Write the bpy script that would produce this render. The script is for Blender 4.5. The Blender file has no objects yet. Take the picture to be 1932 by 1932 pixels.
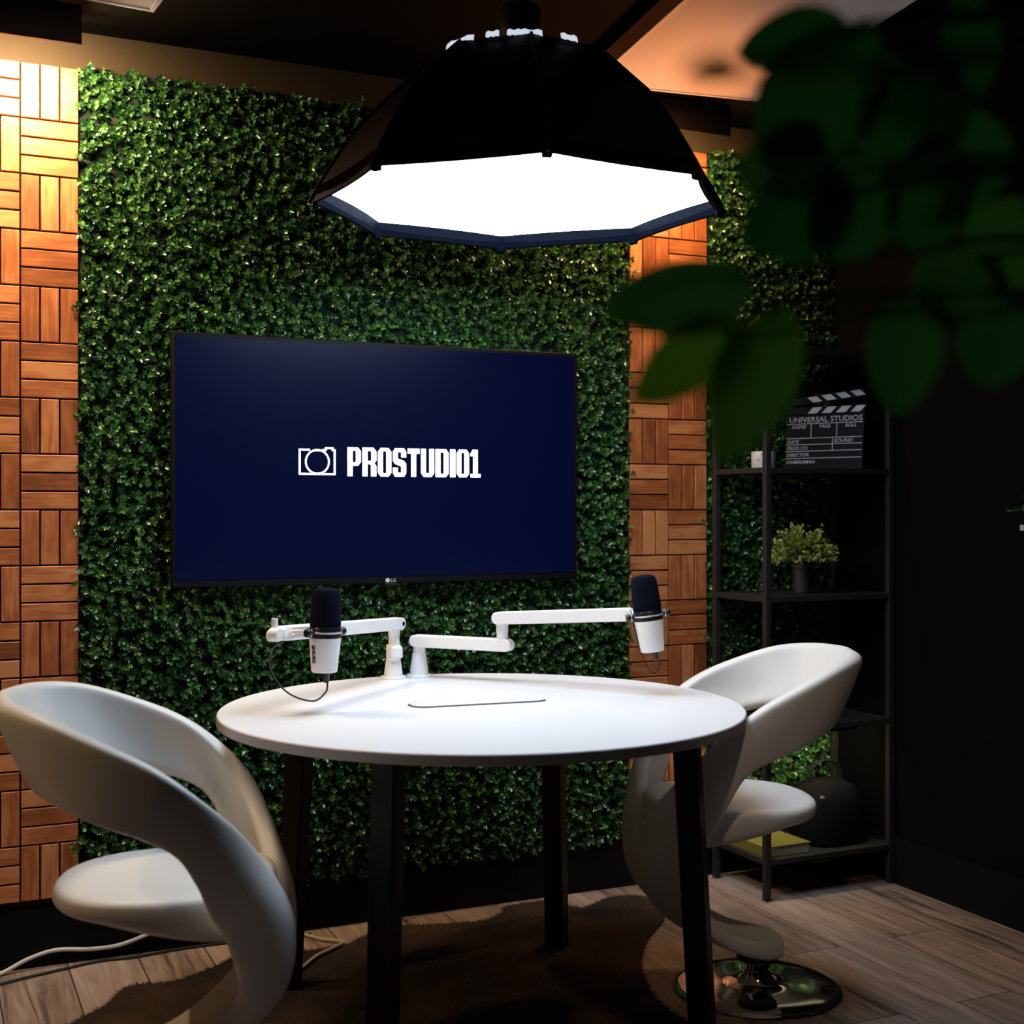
import bpy, bmesh, math, random
import numpy as np
from mathutils import Vector, Matrix
R = math.radians
random.seed(7); rng = np.random.default_rng(11)
SC = bpy.context.scene; COL = SC.collection

# ------------------------------------------------------------------ materials
def mat(name, col, rough=.5, metal=0., spec=.5, emit=None, estr=0., sheen=0., coat=0.):
    m = bpy.data.materials.new(name); m.use_nodes = True
    b = m.node_tree.nodes['Principled BSDF']
    b.inputs['Base Color'].default_value = (*col, 1); b.inputs['Roughness'].default_value = rough
    b.inputs['Metallic'].default_value = metal; b.inputs['Specular IOR Level'].default_value = spec
    b.inputs['Sheen Weight'].default_value = sheen; b.inputs['Coat Weight'].default_value = coat
    if emit:
        b.inputs['Emission Color'].default_value = (*emit, 1); b.inputs['Emission Strength'].default_value = estr
    return m
def nodes(m): return m.node_tree.nodes, m.node_tree.links, m.node_tree.nodes['Principled BSDF']
def bump(m, scale, strength, dist=.002, detail=3, coord='Object'):
    N, L, b = nodes(m)
    tc = N.new('ShaderNodeTexCoord'); n = N.new('ShaderNodeTexNoise'); n.inputs['Scale'].default_value = scale; n.inputs['Detail'].default_value = detail
    bp = N.new('ShaderNodeBump'); bp.inputs['Strength'].default_value = strength; bp.inputs['Distance'].default_value = dist
    L.new(tc.outputs[coord], n.inputs['Vector']); L.new(n.outputs['Fac'], bp.inputs['Height']); L.new(bp.outputs['Normal'], b.inputs['Normal'])
    return n
def ramp(N, stops):
    r = N.new('ShaderNodeValToRGB'); e = r.color_ramp.elements
    while len(e) < len(stops): e.new(.5)
    for k, (p, c) in enumerate(stops): e[k].position = p; e[k].color = (*c, 1)
    return r

M = {}
M['black_paint'] = mat('black wall paint', (.0018, .0021, .0023), .9, spec=.08); bump(M['black_paint'], 60, .15)
M['wall_paint'] = mat('brown wall paint', (.050, .034, .019), .85, spec=.1); bump(M['wall_paint'], 60, .15)
M['ceiling'] = mat('dark ceiling paint', (.0022, .0020, .0018), .9, spec=.06); bump(M['ceiling'], 40, .2)
M['black_trim'] = mat('black skirting paint', (.0035, .0038, .0042), .6, spec=.15)
M['black_metal'] = mat('black powder coated metal', (.012, .012, .013), .45)
M['rack_metal'] = mat('dark grey metal', (.022, .020, .018), .55, spec=.3); bump(M['rack_metal'], 300, .1, .0005)
M['black_wood'] = mat('black stained leg', (.005, .005, .006), .45, spec=.3)
M['chrome'] = mat('chrome', (.75, .75, .77), .08, 1.)
M['white_lam'] = mat('white laminate', (.80, .80, .82), .38); bump(M['white_lam'], 400, .03, .0003)
M['lam_edge_shade'] = mat('shaded table edge', (.33, .33, .37), .5)  # the edge lies in shade; that darkness is put into this grey
M['white_metal'] = mat('white enamel', (.82, .82, .83), .35)
M['grey_label'] = mat('grey label', (.42, .38, .38), .4)
M['black_plastic'] = mat('black plastic', (.008, .008, .010), .3)
M['foam'] = mat('black foam', (.0035, .0045, .012), 1., spec=.08); bump(M['foam'], 900, .6, .001)
M['silver_trim'] = mat('silver trim', (.75, .75, .78), .3, .6)
M['leather'] = mat('white leather', (.74, .73, .71), .42); bump(M['leather'], 350, .12, .0008, 4)
M['seam'] = mat('grey seam thread', (.22, .21, .20), .6)
M['fabric'] = mat('black softbox fabric', (.0016, .0026, .008), .55, spec=.15); bump(M['fabric'], 250, .15, .001)
M['navy'] = mat('navy softbox lip', (.0012, .002, .005), .9, spec=.02)
M['panel'] = mat('white acoustic panel', (.78, .74, .70), .8); bump(M['panel'], 250, .2, .001)
M['panel_side'] = mat('wooden panel frame', (.25, .09, .035), .5)
M['white_edge'] = mat('white panel edge', (.8, .78, .76), .6)
M['pot'] = mat('dark grey pot', (.03, .03, .034), .5)
M['beige_pot'] = mat('beige ceramic', (.55, .45, .36), .5)
M['soil'] = mat('soil', (.02, .014, .01), .95)
M['bark'] = mat('bark', (.07, .05, .03), .8)
M['stem'] = mat('green stem', (.05, .10, .03), .6)
M['white_print'] = mat('white print', (.50, .54, .62), .5)
M['slate'] = mat('black slate board', (.006, .008, .013), .6, spec=.12)
M['yellow'] = mat('yellow cover', (.17, .15, .02), .7)
M['dark_cloth'] = mat('dark bag cloth', (.004, .004, .005), .9, spec=.15)
M['white_cable'] = mat('white cable', (.62, .60, .58), .45)
M['black_cable'] = mat('black cable', (.012, .012, .014), .5)
M['cream_cable'] = mat('cream cable', (.50, .44, .30), .5)
M['diffuser'] = mat('lit diffuser cloth', (.9, .9, .9), .8, emit=(.66, .83, 1.), estr=12.)
M['leak'] = mat('light leak glow', (.8, .8, .8), .5, emit=(.80, .88, 1.), estr=.75)
M['lamp_lens'] = mat('lit warm lens', (.9, .8, .6), .5, emit=(1., .74, .44), estr=440.)
M['dim_lens'] = mat('lit orange lens', (.9, .8, .6), .5, emit=(1., .62, .30), estr=170.)
M['added_strip_lens'] = mat('added strip lens', (.9, .8, .6), .5, emit=(1., .86, .58), estr=170.)
M['added_spot_lens'] = mat('lit downlight lens', (.9, .85, .7), .5, emit=(1., .70, .40), estr=6.)
M['added_amber_lens'] = mat('added amber lens', (.9, .6, .3), .5, emit=(1., .4, .12), estr=4.)
M['screen'] = mat('lit navy screen', (.001, .0012, .003), .27, spec=.17, emit=(.015, .085, 1.), estr=.022)
M['bezel'] = mat('black television bezel', (.004, .004, .005), .5, spec=.15)
M['screen_white'] = mat('lit white graphics', (.8, .8, .8), .4, emit=(.95, .98, 1.), estr=1.6)
M['badge'] = mat('silver badge', (.7, .7, .74), .3, .3)

def wood_mat(name, c0, c1, c2):
    m = mat(name, c1, .45); N, L, b = nodes(m)
    a = N.new('ShaderNodeAttribute'); a.attribute_name = 'grain'
    t = N.new('ShaderNodeAttribute'); t.attribute_name = 'tone'
    mp = N.new('ShaderNodeMapping'); mp.inputs['Scale'].default_value = (110, 7, 1)
    n = N.new('ShaderNodeTexNoise'); n.inputs['Scale'].default_value = 1.; n.inputs['Detail'].default_value = 5; n.inputs['Distortion'].default_value = .6
    mp2 = N.new('ShaderNodeMapping'); mp2.inputs['Scale'].default_value = (26, 11, 1)
    n2 = N.new('ShaderNodeTexNoise'); n2.inputs['Scale'].default_value = 1.; n2.inputs['Detail'].default_value = 2
    L.new(a.outputs['Vector'], mp.inputs['Vector']); L.new(mp.outputs['Vector'], n.inputs['Vector'])
    L.new(a.outputs['Vector'], mp2.inputs['Vector']); L.new(mp2.outputs['Vector'], n2.inputs['Vector'])
    s = N.new('ShaderNodeMath'); s.operation = 'MULTIPLY_ADD'; s.inputs[1].default_value = .62; L.new(n.outputs['Fac'], s.inputs[0])
    s2 = N.new('ShaderNodeMath'); s2.operation = 'MULTIPLY_ADD'; s2.inputs[1].default_value = .55; L.new(n2.outputs['Fac'], s2.inputs[0])
    t2 = N.new('ShaderNodeMath'); t2.operation = 'MULTIPLY'; t2.inputs[1].default_value = .5; L.new(t.outputs['Fac'], t2.inputs[0])
    L.new(t2.outputs[0], s2.inputs[2]); L.new(s2.outputs[0], s.inputs[2])
    r = ramp(N, [(.50, c0), (.80, c1), (1., c2)]); L.new(s.outputs[0], r.inputs['Fac']); L.new(r.outputs['Color'], b.inputs['Base Color'])
    bp = N.new('ShaderNodeBump'); bp.inputs['Strength'].default_value = .12; bp.inputs['Distance'].default_value = .001
    L.new(n.outputs['Fac'], bp.inputs['Height']); L.new(bp.outputs['Normal'], b.inputs['Normal'])
    return m
M['acacia'] = wood_mat('acacia slats', (.19, .052, .014), (.42, .125, .036), (.60, .24, .085))

def leaf_mat(name, c0, c1, rough=.35, trans=.25, spec=.5):
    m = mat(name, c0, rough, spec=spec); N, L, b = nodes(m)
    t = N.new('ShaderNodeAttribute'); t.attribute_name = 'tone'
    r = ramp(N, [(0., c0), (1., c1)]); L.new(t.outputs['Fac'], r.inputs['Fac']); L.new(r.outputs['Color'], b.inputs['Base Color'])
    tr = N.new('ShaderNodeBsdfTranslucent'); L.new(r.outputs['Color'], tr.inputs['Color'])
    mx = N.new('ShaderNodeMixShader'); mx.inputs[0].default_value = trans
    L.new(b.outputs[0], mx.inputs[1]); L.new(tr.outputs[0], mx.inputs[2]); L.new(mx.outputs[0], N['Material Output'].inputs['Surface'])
    return m
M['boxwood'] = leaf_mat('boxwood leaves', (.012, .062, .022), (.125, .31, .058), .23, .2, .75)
M['backing'] = mat('dark green backing', (.004, .012, .005), .9)
M['shelf_leaf'] = leaf_mat('variegated leaves', (.06, .16, .02), (.62, .66, .16), .35, .3)
M['ivy'] = leaf_mat('ivy leaves', (.03, .12, .05), (.06, .2, .09), .4, .2)
M['ficus'] = leaf_mat('broad green leaf', (.012, .12, .022), (.13, .30, .015), .45, .6, .3)

def floor_mat():
    m = mat('wood plank floor', (.3, .2, .15), .42); N, L, b = nodes(m)
    tc = N.new('ShaderNodeTexCoord')
    mp = N.new('ShaderNodeMapping'); mp.inputs['Rotation'].default_value = (0, 0, R(90))
    br = N.new('ShaderNodeTexBrick'); br.inputs['Scale'].default_value = 1.; br.inputs['Brick Width'].default_value = 1.22; br.inputs['Row Height'].default_value = .18
    br.inputs['Mortar Size'].default_value = .0018; br.inputs['Color1'].default_value = (.0, 0, 0, 1); br.inputs['Color2'].default_value = (1, 1, 1, 1); br.inputs['Mortar'].default_value = (.3, .3, .3, 1)
    br.inputs['Bias'].default_value = 0.; br.offset = .37
    L.new(tc.outputs['Object'], mp.inputs['Vector']); L.new(mp.outputs['Vector'], br.inputs['Vector'])
    mg = N.new('ShaderNodeMapping'); mg.inputs['Scale'].default_value = (34, 2.2, 1)
    ad = N.new('ShaderNodeVectorMath'); ad.operation = 'MULTIPLY_ADD'; ad.inputs[1].default_value = (3., 9., 0)
    L.new(br.outputs['Color'], ad.inputs[0]); L.new(tc.outputs['Object'], ad.inputs[2]); L.new(ad.outputs[0], mg.inputs['Vector'])
    n = N.new('ShaderNodeTexNoise'); n.inputs['Scale'].default_value = 1.; n.inputs['Detail'].default_value = 6; n.inputs['Roughness'].default_value = .62; n.inputs['Distortion'].default_value = 1.2
    L.new(mg.outputs['Vector'], n.inputs['Vector'])
    s = N.new('ShaderNodeMath'); s.operation = 'MULTIPLY_ADD'; s.inputs[1].default_value = .22
    sep = N.new('ShaderNodeSeparateColor'); L.new(br.outputs['Color'], sep.inputs[0]); L.new(sep.outputs[0], s.inputs[0]); L.new(n.outputs['Fac'], s.inputs[2])
    r = ramp(N, [(.34, (.07, .046, .036)), (.50, (.25, .175, .14)), (.80, (.47, .36, .30))]); L.new(s.outputs[0], r.inputs['Fac'])
    mx = N.new('ShaderNodeMix'); mx.data_type = 'RGBA'; mx.inputs['B'].default_value = (.03, .02, .015, 1)
    L.new(br.outputs['Fac'], mx.inputs['Factor']); L.new(r.outputs['Color'], mx.inputs['A']); L.new(mx.outputs['Result'], b.inputs['Base Color'])
    bp = N.new('ShaderNodeBump'); bp.inputs['Strength'].default_value = .15; bp.inputs['Distance'].default_value = .001
    L.new(n.outputs['Fac'], bp.inputs['Height']); L.new(bp.outputs['Normal'], b.inputs['Normal'])
    return m
M['floor'] = floor_mat()
def rug_mat():
    m = mat('dark brown hide', (.03, .015, .008), .85, spec=.2, sheen=.1); N, L, b = nodes(m)
    tc = N.new('ShaderNodeTexCoord'); n = N.new('ShaderNodeTexNoise'); n.inputs['Scale'].default_value = 5.; n.inputs['Detail'].default_value = 6
    L.new(tc.outputs['Object'], n.inputs['Vector'])
    r = ramp(N, [(.35, (.007, .0035, .0025)), (.55, (.026, .012, .006)), (.75, (.062, .030, .014))]); L.new(n.outputs['Fac'], r.inputs['Fac']); L.new(r.outputs['Color'], b.inputs['Base Color'])
    return m
M['hide'] = rug_mat()
def marble_mat():
    m = mat('marbled ceramic', (.7, .68, .68), .35); N, L, b = nodes(m)
    tc = N.new('ShaderNodeTexCoord'); n = N.new('ShaderNodeTexNoise'); n.inputs['Scale'].default_value = 14.; n.inputs['Detail'].default_value = 5; n.inputs['Distortion'].default_value = 2
    L.new(tc.outputs['Object'], n.inputs['Vector'])
    r = ramp(N, [(.35, (.42, .38, .38)), (.5, (.72, .68, .66))]); L.new(n.outputs['Fac'], r.inputs['Fac']); L.new(r.outputs['Color'], b.inputs['Base Color'])
    return m
M['marble'] = marble_mat()

# ------------------------------------------------------------------ mesh builder
class MB:
    def __init__(s): s.v = []; s.f = []
    def add(s, vs, fs):
        o = len(s.v); s.v += [tuple(p) for p in vs]; s.f += [tuple(i + o for i in f) for f in fs]; return s
    def box(s, c, size, rot=None):
        h = Vector(size) / 2; c = Vector(c); vs = []
        for z in (-1, 1):
            for x, y in ((-1, -1), (1, -1), (1, 1), (-1, 1)):
                p = Vector((x * h.x, y * h.y, z * h.z)); vs.append(c + (rot @ p if rot else p))
        return s.add(vs, [(3, 2, 1, 0), (4, 5, 6, 7), (0, 1, 5, 4), (1, 2, 6, 5), (2, 3, 7, 6), (3, 0, 4, 7)])
    def loft(s, rings, cap=True, closed=True):
        n = len(rings[0]); vs = [p for r in rings for p in r]; fs = []
        for k in range(len(rings) - 1):
            for i in range(n if closed else n - 1):
                j = (i + 1) % n; fs.append((k * n + i, k * n + j, (k + 1) * n + j, (k + 1) * n + i))
        if cap and closed: fs.append(tuple(reversed(range(n)))); fs.append(tuple((len(rings) - 1) * n + i for i in range(n)))
        return s.add(vs, fs)
    def lathe(s, prof, n=48, c=(0, 0, 0), cap=True, a0=0.):
        rings = [[(c[0] + r * math.cos(a0 + 2 * math.pi * i / n), c[1] + r * math.sin(a0 + 2 * math.pi * i / n), c[2] + z) for i in range(n)] for r, z in prof]
        return s.loft(rings, cap)
    def tube(s, pts, r, n=10, smooth=6):
        P = [Vector(p) for p in pts]
        if smooth and len(P) > 2: P = crom(P, smooth)
        rr = r if hasattr(r, '__len__') else None; rings = []; up = Vector((0, 0, 1)); prev = None
        for i, p in enumerate(P):
            t = (P[min(i + 1, len(P) - 1)] - P[max(i - 1, 0)]).normalized()
            if prev is None:
                a = up if abs(t.z) < .9 else Vector((1, 0, 0)); u = t.cross(a).normalized()
            else:
                u = (prev - t * prev.dot(t)).normalized()
            w = t.cross(u); prev = u
            q = rr[0] + (rr[1] - rr[0]) * i / (len(P) - 1) if rr else r
            rings.append([p + u * q * math.cos(2 * math.pi * k / n) + w * q * math.sin(2 * math.pi * k / n) for k in range(n)])
        return s.loft(rings)
    def bar(s, p0, p1, h, w, n=10):          # a stadium-shaped arm: rounded ends, height h, thickness w
        p0 = Vector(p0); p1 = Vector(p1); d = (p1 - p0).normalized(); sd = d.cross(Vector((0, 0, 1))).normalized(); up = sd.cross(d)
        out = []
        for k in range(n + 1):
            a = math.pi / 2 - math.pi * k / n; out.append((p1, math.cos(a), math.sin(a)))
        for k in range(n + 1):
            a = -math.pi / 2 - math.pi * k / n; out.append((p0, math.cos(a), math.sin(a)))
        rings = []
        for off, sc in ((-w / 2, .82), (-w / 2 * .82, 1), (w / 2 * .82, 1), (w / 2, .82)):
            rings.append([c + d * (x * h / 2 * sc) + up * (y * h / 2 * sc) + sd * off for c, x, y in out])
        return s.loft(rings)
    def strip(s, pts, w, closed=False, depth=.0006):    # flat stroked polyline in the xz plane (y = out)
        n = len(pts); L_, R_ = [], []
        for i in range(n):
            a = Vector(pts[(i - 1) % n] if closed or i else pts[i]); b_ = Vector(pts[(i + 1) % n] if closed or i < n - 1 else pts[i])
            p = Vector(pts[i]); d1 = (p - a); d2 = (b_ - p); d = (d1.normalized() if d1.length else d2.normalized()) + (d2.normalized() if d2.length else d1.normalized())
            d.normalize(); nn = Vector((-d.y, d.x)); c = 1.
            if d1.length and d2.length: c = max(.5, abs(nn.dot(Vector((-d1.normalized().y, d1.normalized().x)))))
            L_.append(p + nn * w / 2 / c); R_.append(p - nn * w / 2 / c)
        vs = [(p.x, 0, p.y) for p in L_] + [(p.x, 0, p.y) for p in R_]
        fs = [(i, (i + 1) % n, n + (i + 1) % n, n + i) for i in range(n if closed else n - 1)]
        return s.add(vs, fs)
    def poly(s, pts): return s.add([(x, 0, z) for x, z in pts], [tuple(range(len(pts)))])
    def build(s, name, m, parent=None, bev=0., smooth=False, sub=0, loc=None, rot=None):
        me = bpy.data.meshes.new(name); me.from_pydata(s.v, [], s.f); me.update()
        bm = bmesh.new(); bm.from_mesh(me); bmesh.ops.recalc_face_normals(bm, faces=bm.faces); bm.to_mesh(me); bm.free()
        return link(name, me, m, parent, bev, smooth, sub, loc, rot)
def link(name, me, m, parent=None, bev=0., smooth=False, sub=0, loc=None, rot=None):
    o = bpy.data.objects.new(name, me); COL.objects.link(o)
    for q in (m if isinstance(m, (list, tuple)) else [m]): me.materials.append(q)
    if parent: o.parent = parent
    if loc: o.location = loc
    if rot: o.rotation_euler = rot
    if bev:
        b = o.modifiers.new('bevel', 'BEVEL'); b.width = bev; b.segments = 3; b.limit_method = 'ANGLE'; b.angle_limit = R(40); b.harden_normals = False
    if sub:
        b = o.modifiers.new('sub', 'SUBSURF'); b.levels = sub; b.render_levels = sub
    if smooth or bev:
        me.polygons.foreach_set('use_smooth', [True] * len(me.polygons))
        if not sub: me.set_sharp_from_angle(angle=R(38))
    return o
def crom(P, k):
    out = []
    for i in range(len(P) - 1):
        a, b, c, d = P[max(i - 1, 0)], P[i], P[i + 1], P[min(i + 2, len(P) - 1)]
        for j in range(k):
            t = j / k; out.append(.5 * ((2 * b) + (c - a) * t + (2 * a - 5 * b + 4 * c - d) * t * t + (3 * b - a - 3 * c + d) * t ** 3))
    out.append(P[-1]); return out
def tag(o, label, cat, group=None, kind=None):
    o['label'] = label; o['category'] = cat
    if group: o['group'] = group
    if kind: o['kind'] = kind
    return o
def thing(name, label, cat, loc=(0, 0, 0), rz=0., group=None):
    o = bpy.data.objects.new(name, None); COL.objects.link(o); o.empty_display_size = .05
    o.location = loc; o.rotation_euler = (0, 0, rz); return tag(o, label, cat, group)
def text_mesh(body, size, align='LEFT', font_scale_x=1., offset=0., shear=0., spacing=1.):
    cu = bpy.data.curves.new('t', 'FONT'); cu.body = body; cu.size = size; cu.align_x = align; cu.offset = offset; cu.shear = shear; cu.space_character = spacing
    cu.resolution_u = 3; o = bpy.data.objects.new('t', cu); COL.objects.link(o)
    dg = bpy.context.evaluated_depsgraph_get(); dg.update(); me = bpy.data.meshes.new_from_object(o.evaluated_get(dg))
    bpy.data.objects.remove(o); bpy.data.curves.remove(cu)
    vs = [(v.co.x * font_scale_x, 0., v.co.y) for v in me.vertices]; fs = [tuple(p.vertices) for p in me.polygons]
    bpy.data.meshes.remove(me); return vs, fs
def struct(name, mb, m, label=None, cat=None):
    o = mb.build(name, m); o['kind'] = 'structure'
    if label: o['label'] = label; o['category'] = cat
    return o

# ------------------------------------------------------------------ room (back wall face at y=0, right wall face at x=2.908)
X0, X1, Y0, CZ = -1.7, 2.908, -5.0, 2.515
struct('floor', MB().box(((X0 + X1) / 2, Y0 / 2, -.05), (X1 - X0 + .2, -Y0 + .2, .1)), M['floor'], 'brown wood plank floor', 'floor')
struct('ceiling', MB().box(((X0 + X1) / 2, Y0 / 2, CZ + .05), (X1 - X0 + .2, -Y0 + .2, .1)), M['ceiling'], 'dark ceiling over the studio', 'ceiling')
struct('wall_back', MB().box(((X0 + X1) / 2, .05, CZ / 2), (X1 - X0 + .2, .1, CZ)), M['wall_paint'], 'wall behind the greenery and television', 'wall')
struct('wall_right', MB().box((X1 + .05, Y0 / 2, CZ / 2), (.1, -Y0, CZ)), M['black_paint'], 'plain black wall at the right', 'wall')
struct('wall_left', MB().box((X0 - .05, Y0 / 2, CZ / 2), (.1, -Y0, CZ)), M['black_paint'], 'black wall at the left, out of view', 'wall')
struct('wall_front', MB().box(((X0 + X1) / 2, Y0 - .05, CZ / 2), (X1 - X0 + .2, .1, CZ)), M['black_paint'], 'black wall behind the camera', 'wall')
struct('baseboard_back', MB().box(((X0 + X1) / 2, -.007, .0775), (X1 - X0, .014, .155)), M['black_trim'], 'black baseboard below the greenery', 'baseboard')
struct('baseboard_right', MB().box((X1 - .007, Y0 / 2 - .01, .075), (.014, -Y0 - .02, .15)), M['black_trim'], 'black baseboard along the right wall', 'baseboard')

# ------------------------------------------------------------------ greenery
def foliage(name, x0, x1, z0, z1, label, hole=None, pitch=.0185):
    nx, nz = int((x1 - x0) / pitch), int((z1 - z0) / pitch)
    gx, gz = np.meshgrid((np.arange(nx) + .5) / nx * (x1 - x0) + x0, (np.arange(nz) + .5) / nz * (z1 - z0) + z0)
    cx = gx.ravel() + rng.normal(0, .006, gx.size); cz = gz.ravel() + rng.normal(0, .006, gx.size)
    if hole is not None:
        k = ~((cx > hole[0]) & (cx < hole[1]) & (cz > hole[2]) & (cz < hole[3])); cx, cz = cx[k], cz[k]
    ns = len(cx)
    # sprig axis: outward (-y) with random tilt, slightly drooping
    ax = np.stack([rng.normal(0, .42, ns), -np.ones(ns), rng.normal(-.05, .42, ns)], 1); ax /= np.linalg.norm(ax, axis=1)[:, None]
    hgt = .022 + .018 * rng.random(ns) + .010 * np.sin(cx * 41 + 2 * np.sin(cz * 23)) * np.sin(cz * 37)
    stone = np.clip(.33 + rng.normal(0, .16, ns), 0, 1)
    nl = 12
    idx = np.repeat(np.arange(ns), nl); lv = np.tile(np.arange(nl), ns); n = len(idx)
    a = ax[idx]; ref = np.tile(np.array([0., 0, 1.]), (n, 1)); u = np.cross(a, ref); u /= np.linalg.norm(u, axis=1)[:, None]; w = np.cross(a, u)
    ang = lv * 2.4 + rng.random(n) * .9 + idx * 1.7
    f = (lv + .6) / nl
    base = np.stack([cx[idx], np.zeros(n), cz[idx]], 1) + a * (hgt[idx] * f)[:, None]; base[:, 1] -= .003
    rad = u * np.cos(ang)[:, None] + w * np.sin(ang)[:, None]
    up = .25 + .9 * f ** 1.5 + rng.normal(0, .22, n)
    d = rad + a * up[:, None]; d /= np.linalg.norm(d, axis=1)[:, None]
    ln = .0105 + .0055 * rng.random(n); wd = ln * (.62 + .15 * rng.random(n))
    side = np.cross(d, a); side /= np.linalg.norm(side, axis=1)[:, None] + 1e-9; nrm = np.cross(side, d)
    roll = rng.normal(0, .45, n); s2 = side * np.cos(roll)[:, None] + nrm * np.sin(roll)[:, None]; n2 = np.cross(s2, d)
    P = np.empty((n, 6, 3)); L1 = ln[:, None]; W1 = wd[:, None] / 2
    P[:, 0] = base; P[:, 3] = base + d * L1 - n2 * L1 * .12
    P[:, 1] = base + d * L1 * .33 + s2 * W1 * .95 + n2 * L1 * .10; P[:, 2] = base + d * L1 * .72 + s2 * W1 * .85 + n2 * L1 * .06
    P[:, 5] = base + d * L1 * .33 - s2 * W1 * .95 + n2 * L1 * .10; P[:, 4] = base + d * L1 * .72 - s2 * W1 * .85 + n2 * L1 * .06
    P[:, :, 1] = np.minimum(P[:, :, 1], -.001)
    V = P.reshape(-1, 3); o = (np.arange(n) * 6)[:, None]
    Q = np.concatenate([o + np.array([[0, 1, 2, 3]]), o + np.array([[0, 3, 4, 5]])], 1).reshape(-1, 4)
    nv = len(V); nq = len(Q)
    bv = np.array([(x0, -.0005, z0), (x1, -.0005, z0), (x1, -.0005, z1), (x0, -.0005, z1), (x0, -.006, z0), (x1, -.006, z0), (x1, -.006, z1), (x0, -.006, z1)])
    bq = np.array([(4, 5, 6, 7), (0, 1, 5, 4), (1, 2, 6, 5), (2, 3, 7, 6), (3, 0, 4, 7)]) + nv
    V = np.concatenate([V, bv]); Q = np.concatenate([Q, bq])
    me = bpy.data.meshes.new(name); me.vertices.add(len(V)); me.vertices.foreach_set('co', V.ravel())
    me.loops.add(Q.size); me.loops.foreach_set('vertex_index', Q.ravel().astype(np.int32))
    me.polygons.add(len(Q)); me.polygons.foreach_set('loop_start', (np.arange(len(Q)) * 4).astype(np.int32))
    mi = np.zeros(len(Q), np.int32); mi[nq:] = 1; me.polygons.foreach_set('material_index', mi)
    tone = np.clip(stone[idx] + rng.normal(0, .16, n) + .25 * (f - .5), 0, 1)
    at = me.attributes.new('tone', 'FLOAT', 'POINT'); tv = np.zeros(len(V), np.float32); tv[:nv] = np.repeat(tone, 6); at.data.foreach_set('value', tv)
    me.update(); me.validate()
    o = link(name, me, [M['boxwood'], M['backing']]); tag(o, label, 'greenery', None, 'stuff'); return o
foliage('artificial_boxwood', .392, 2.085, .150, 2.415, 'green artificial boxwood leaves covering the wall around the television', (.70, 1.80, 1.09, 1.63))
foliage('artificial_boxwood', 2.392, 2.900, .160, 2.415, 'green artificial boxwood leaves on the wall behind the metal shelf rack')

# ------------------------------------------------------------------ slatted wood strips (12 inch tiles of three-slat blocks)
def wood_strip(x0, label, first_vertical_col):
    root = thing('wood_tile_strip', label, 'wood panel', (x0, 0, .18))
    B = .1486; rows = 15; V = []; Fc = []; tone = []; grain = []
    for r in range(rows):
        for c in range(2):
            vert = (r + c + first_vertical_col) % 2 == 0
            for k in range(3):
                g = .0022; st = B / 3
                if vert: a, b, e, f = c * B + k * st + g, c * B + (k + 1) * st - g, r * B + g, (r + 1) * B - g
                else: a, b, e, f = c * B + g, (c + 1) * B - g, r * B + k * st + g, r * B + (k + 1) * st - g
                o = len(V); q = .0016; dy = random.uniform(-.0008, .0008)
                V += [(a, -.008, e), (b, -.008, e), (b, -.008, f), (a, -.008, f)]
                V += [(a, -.0205 + dy, e), (b, -.0205 + dy, e), (b, -.0205 + dy, f), (a, -.0205 + dy, f)]
                V += [(a + q, -.022 + dy, e + q), (b - q, -.022 + dy, e + q), (b - q, -.022 + dy, f - q), (a + q, -.022 + dy, f - q)]
                for h in (0, 4):
                    for i in range(4):
                        j = (i + 1) % 4; Fc.append((o + h + i, o + h + j, o + h + 4 + j, o + h + 4 + i))
                Fc.append((o + 8, o + 9, o + 10, o + 11))
                t = min(1, max(0, random.gauss(.45, .25))); ox, oy = random.random() * 9, random.random() * 9
                for p in V[o:]:
                    tone.append(t); grain.append((p[0] + ox, p[2] + oy, 0) if vert else (p[2] + ox, p[0] + oy, 0))
    me = bpy.data.meshes.new('slats'); me.from_pydata(V, [], Fc); me.update()
    me.attributes.new('tone', 'FLOAT', 'POINT').data.foreach_set('value', np.array(tone, np.float32))
    me.attributes.new('grain', 'FLOAT_VECTOR', 'POINT').data.foreach_set('vector', np.array(grain, np.float32).ravel())
    link('slats', me, M['acacia'], root)
    MB().box((B, -.0045, rows * B / 2), (2 * B, .007, rows * B)).build('backing', M['black_trim'], root)
    return root
wood_strip(.0925, 'orange brown wooden tile strip left of the television greenery', 1)
wood_strip(2.090, 'orange brown wooden tile strip between the television greenery and shelf rack', 0)

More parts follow.
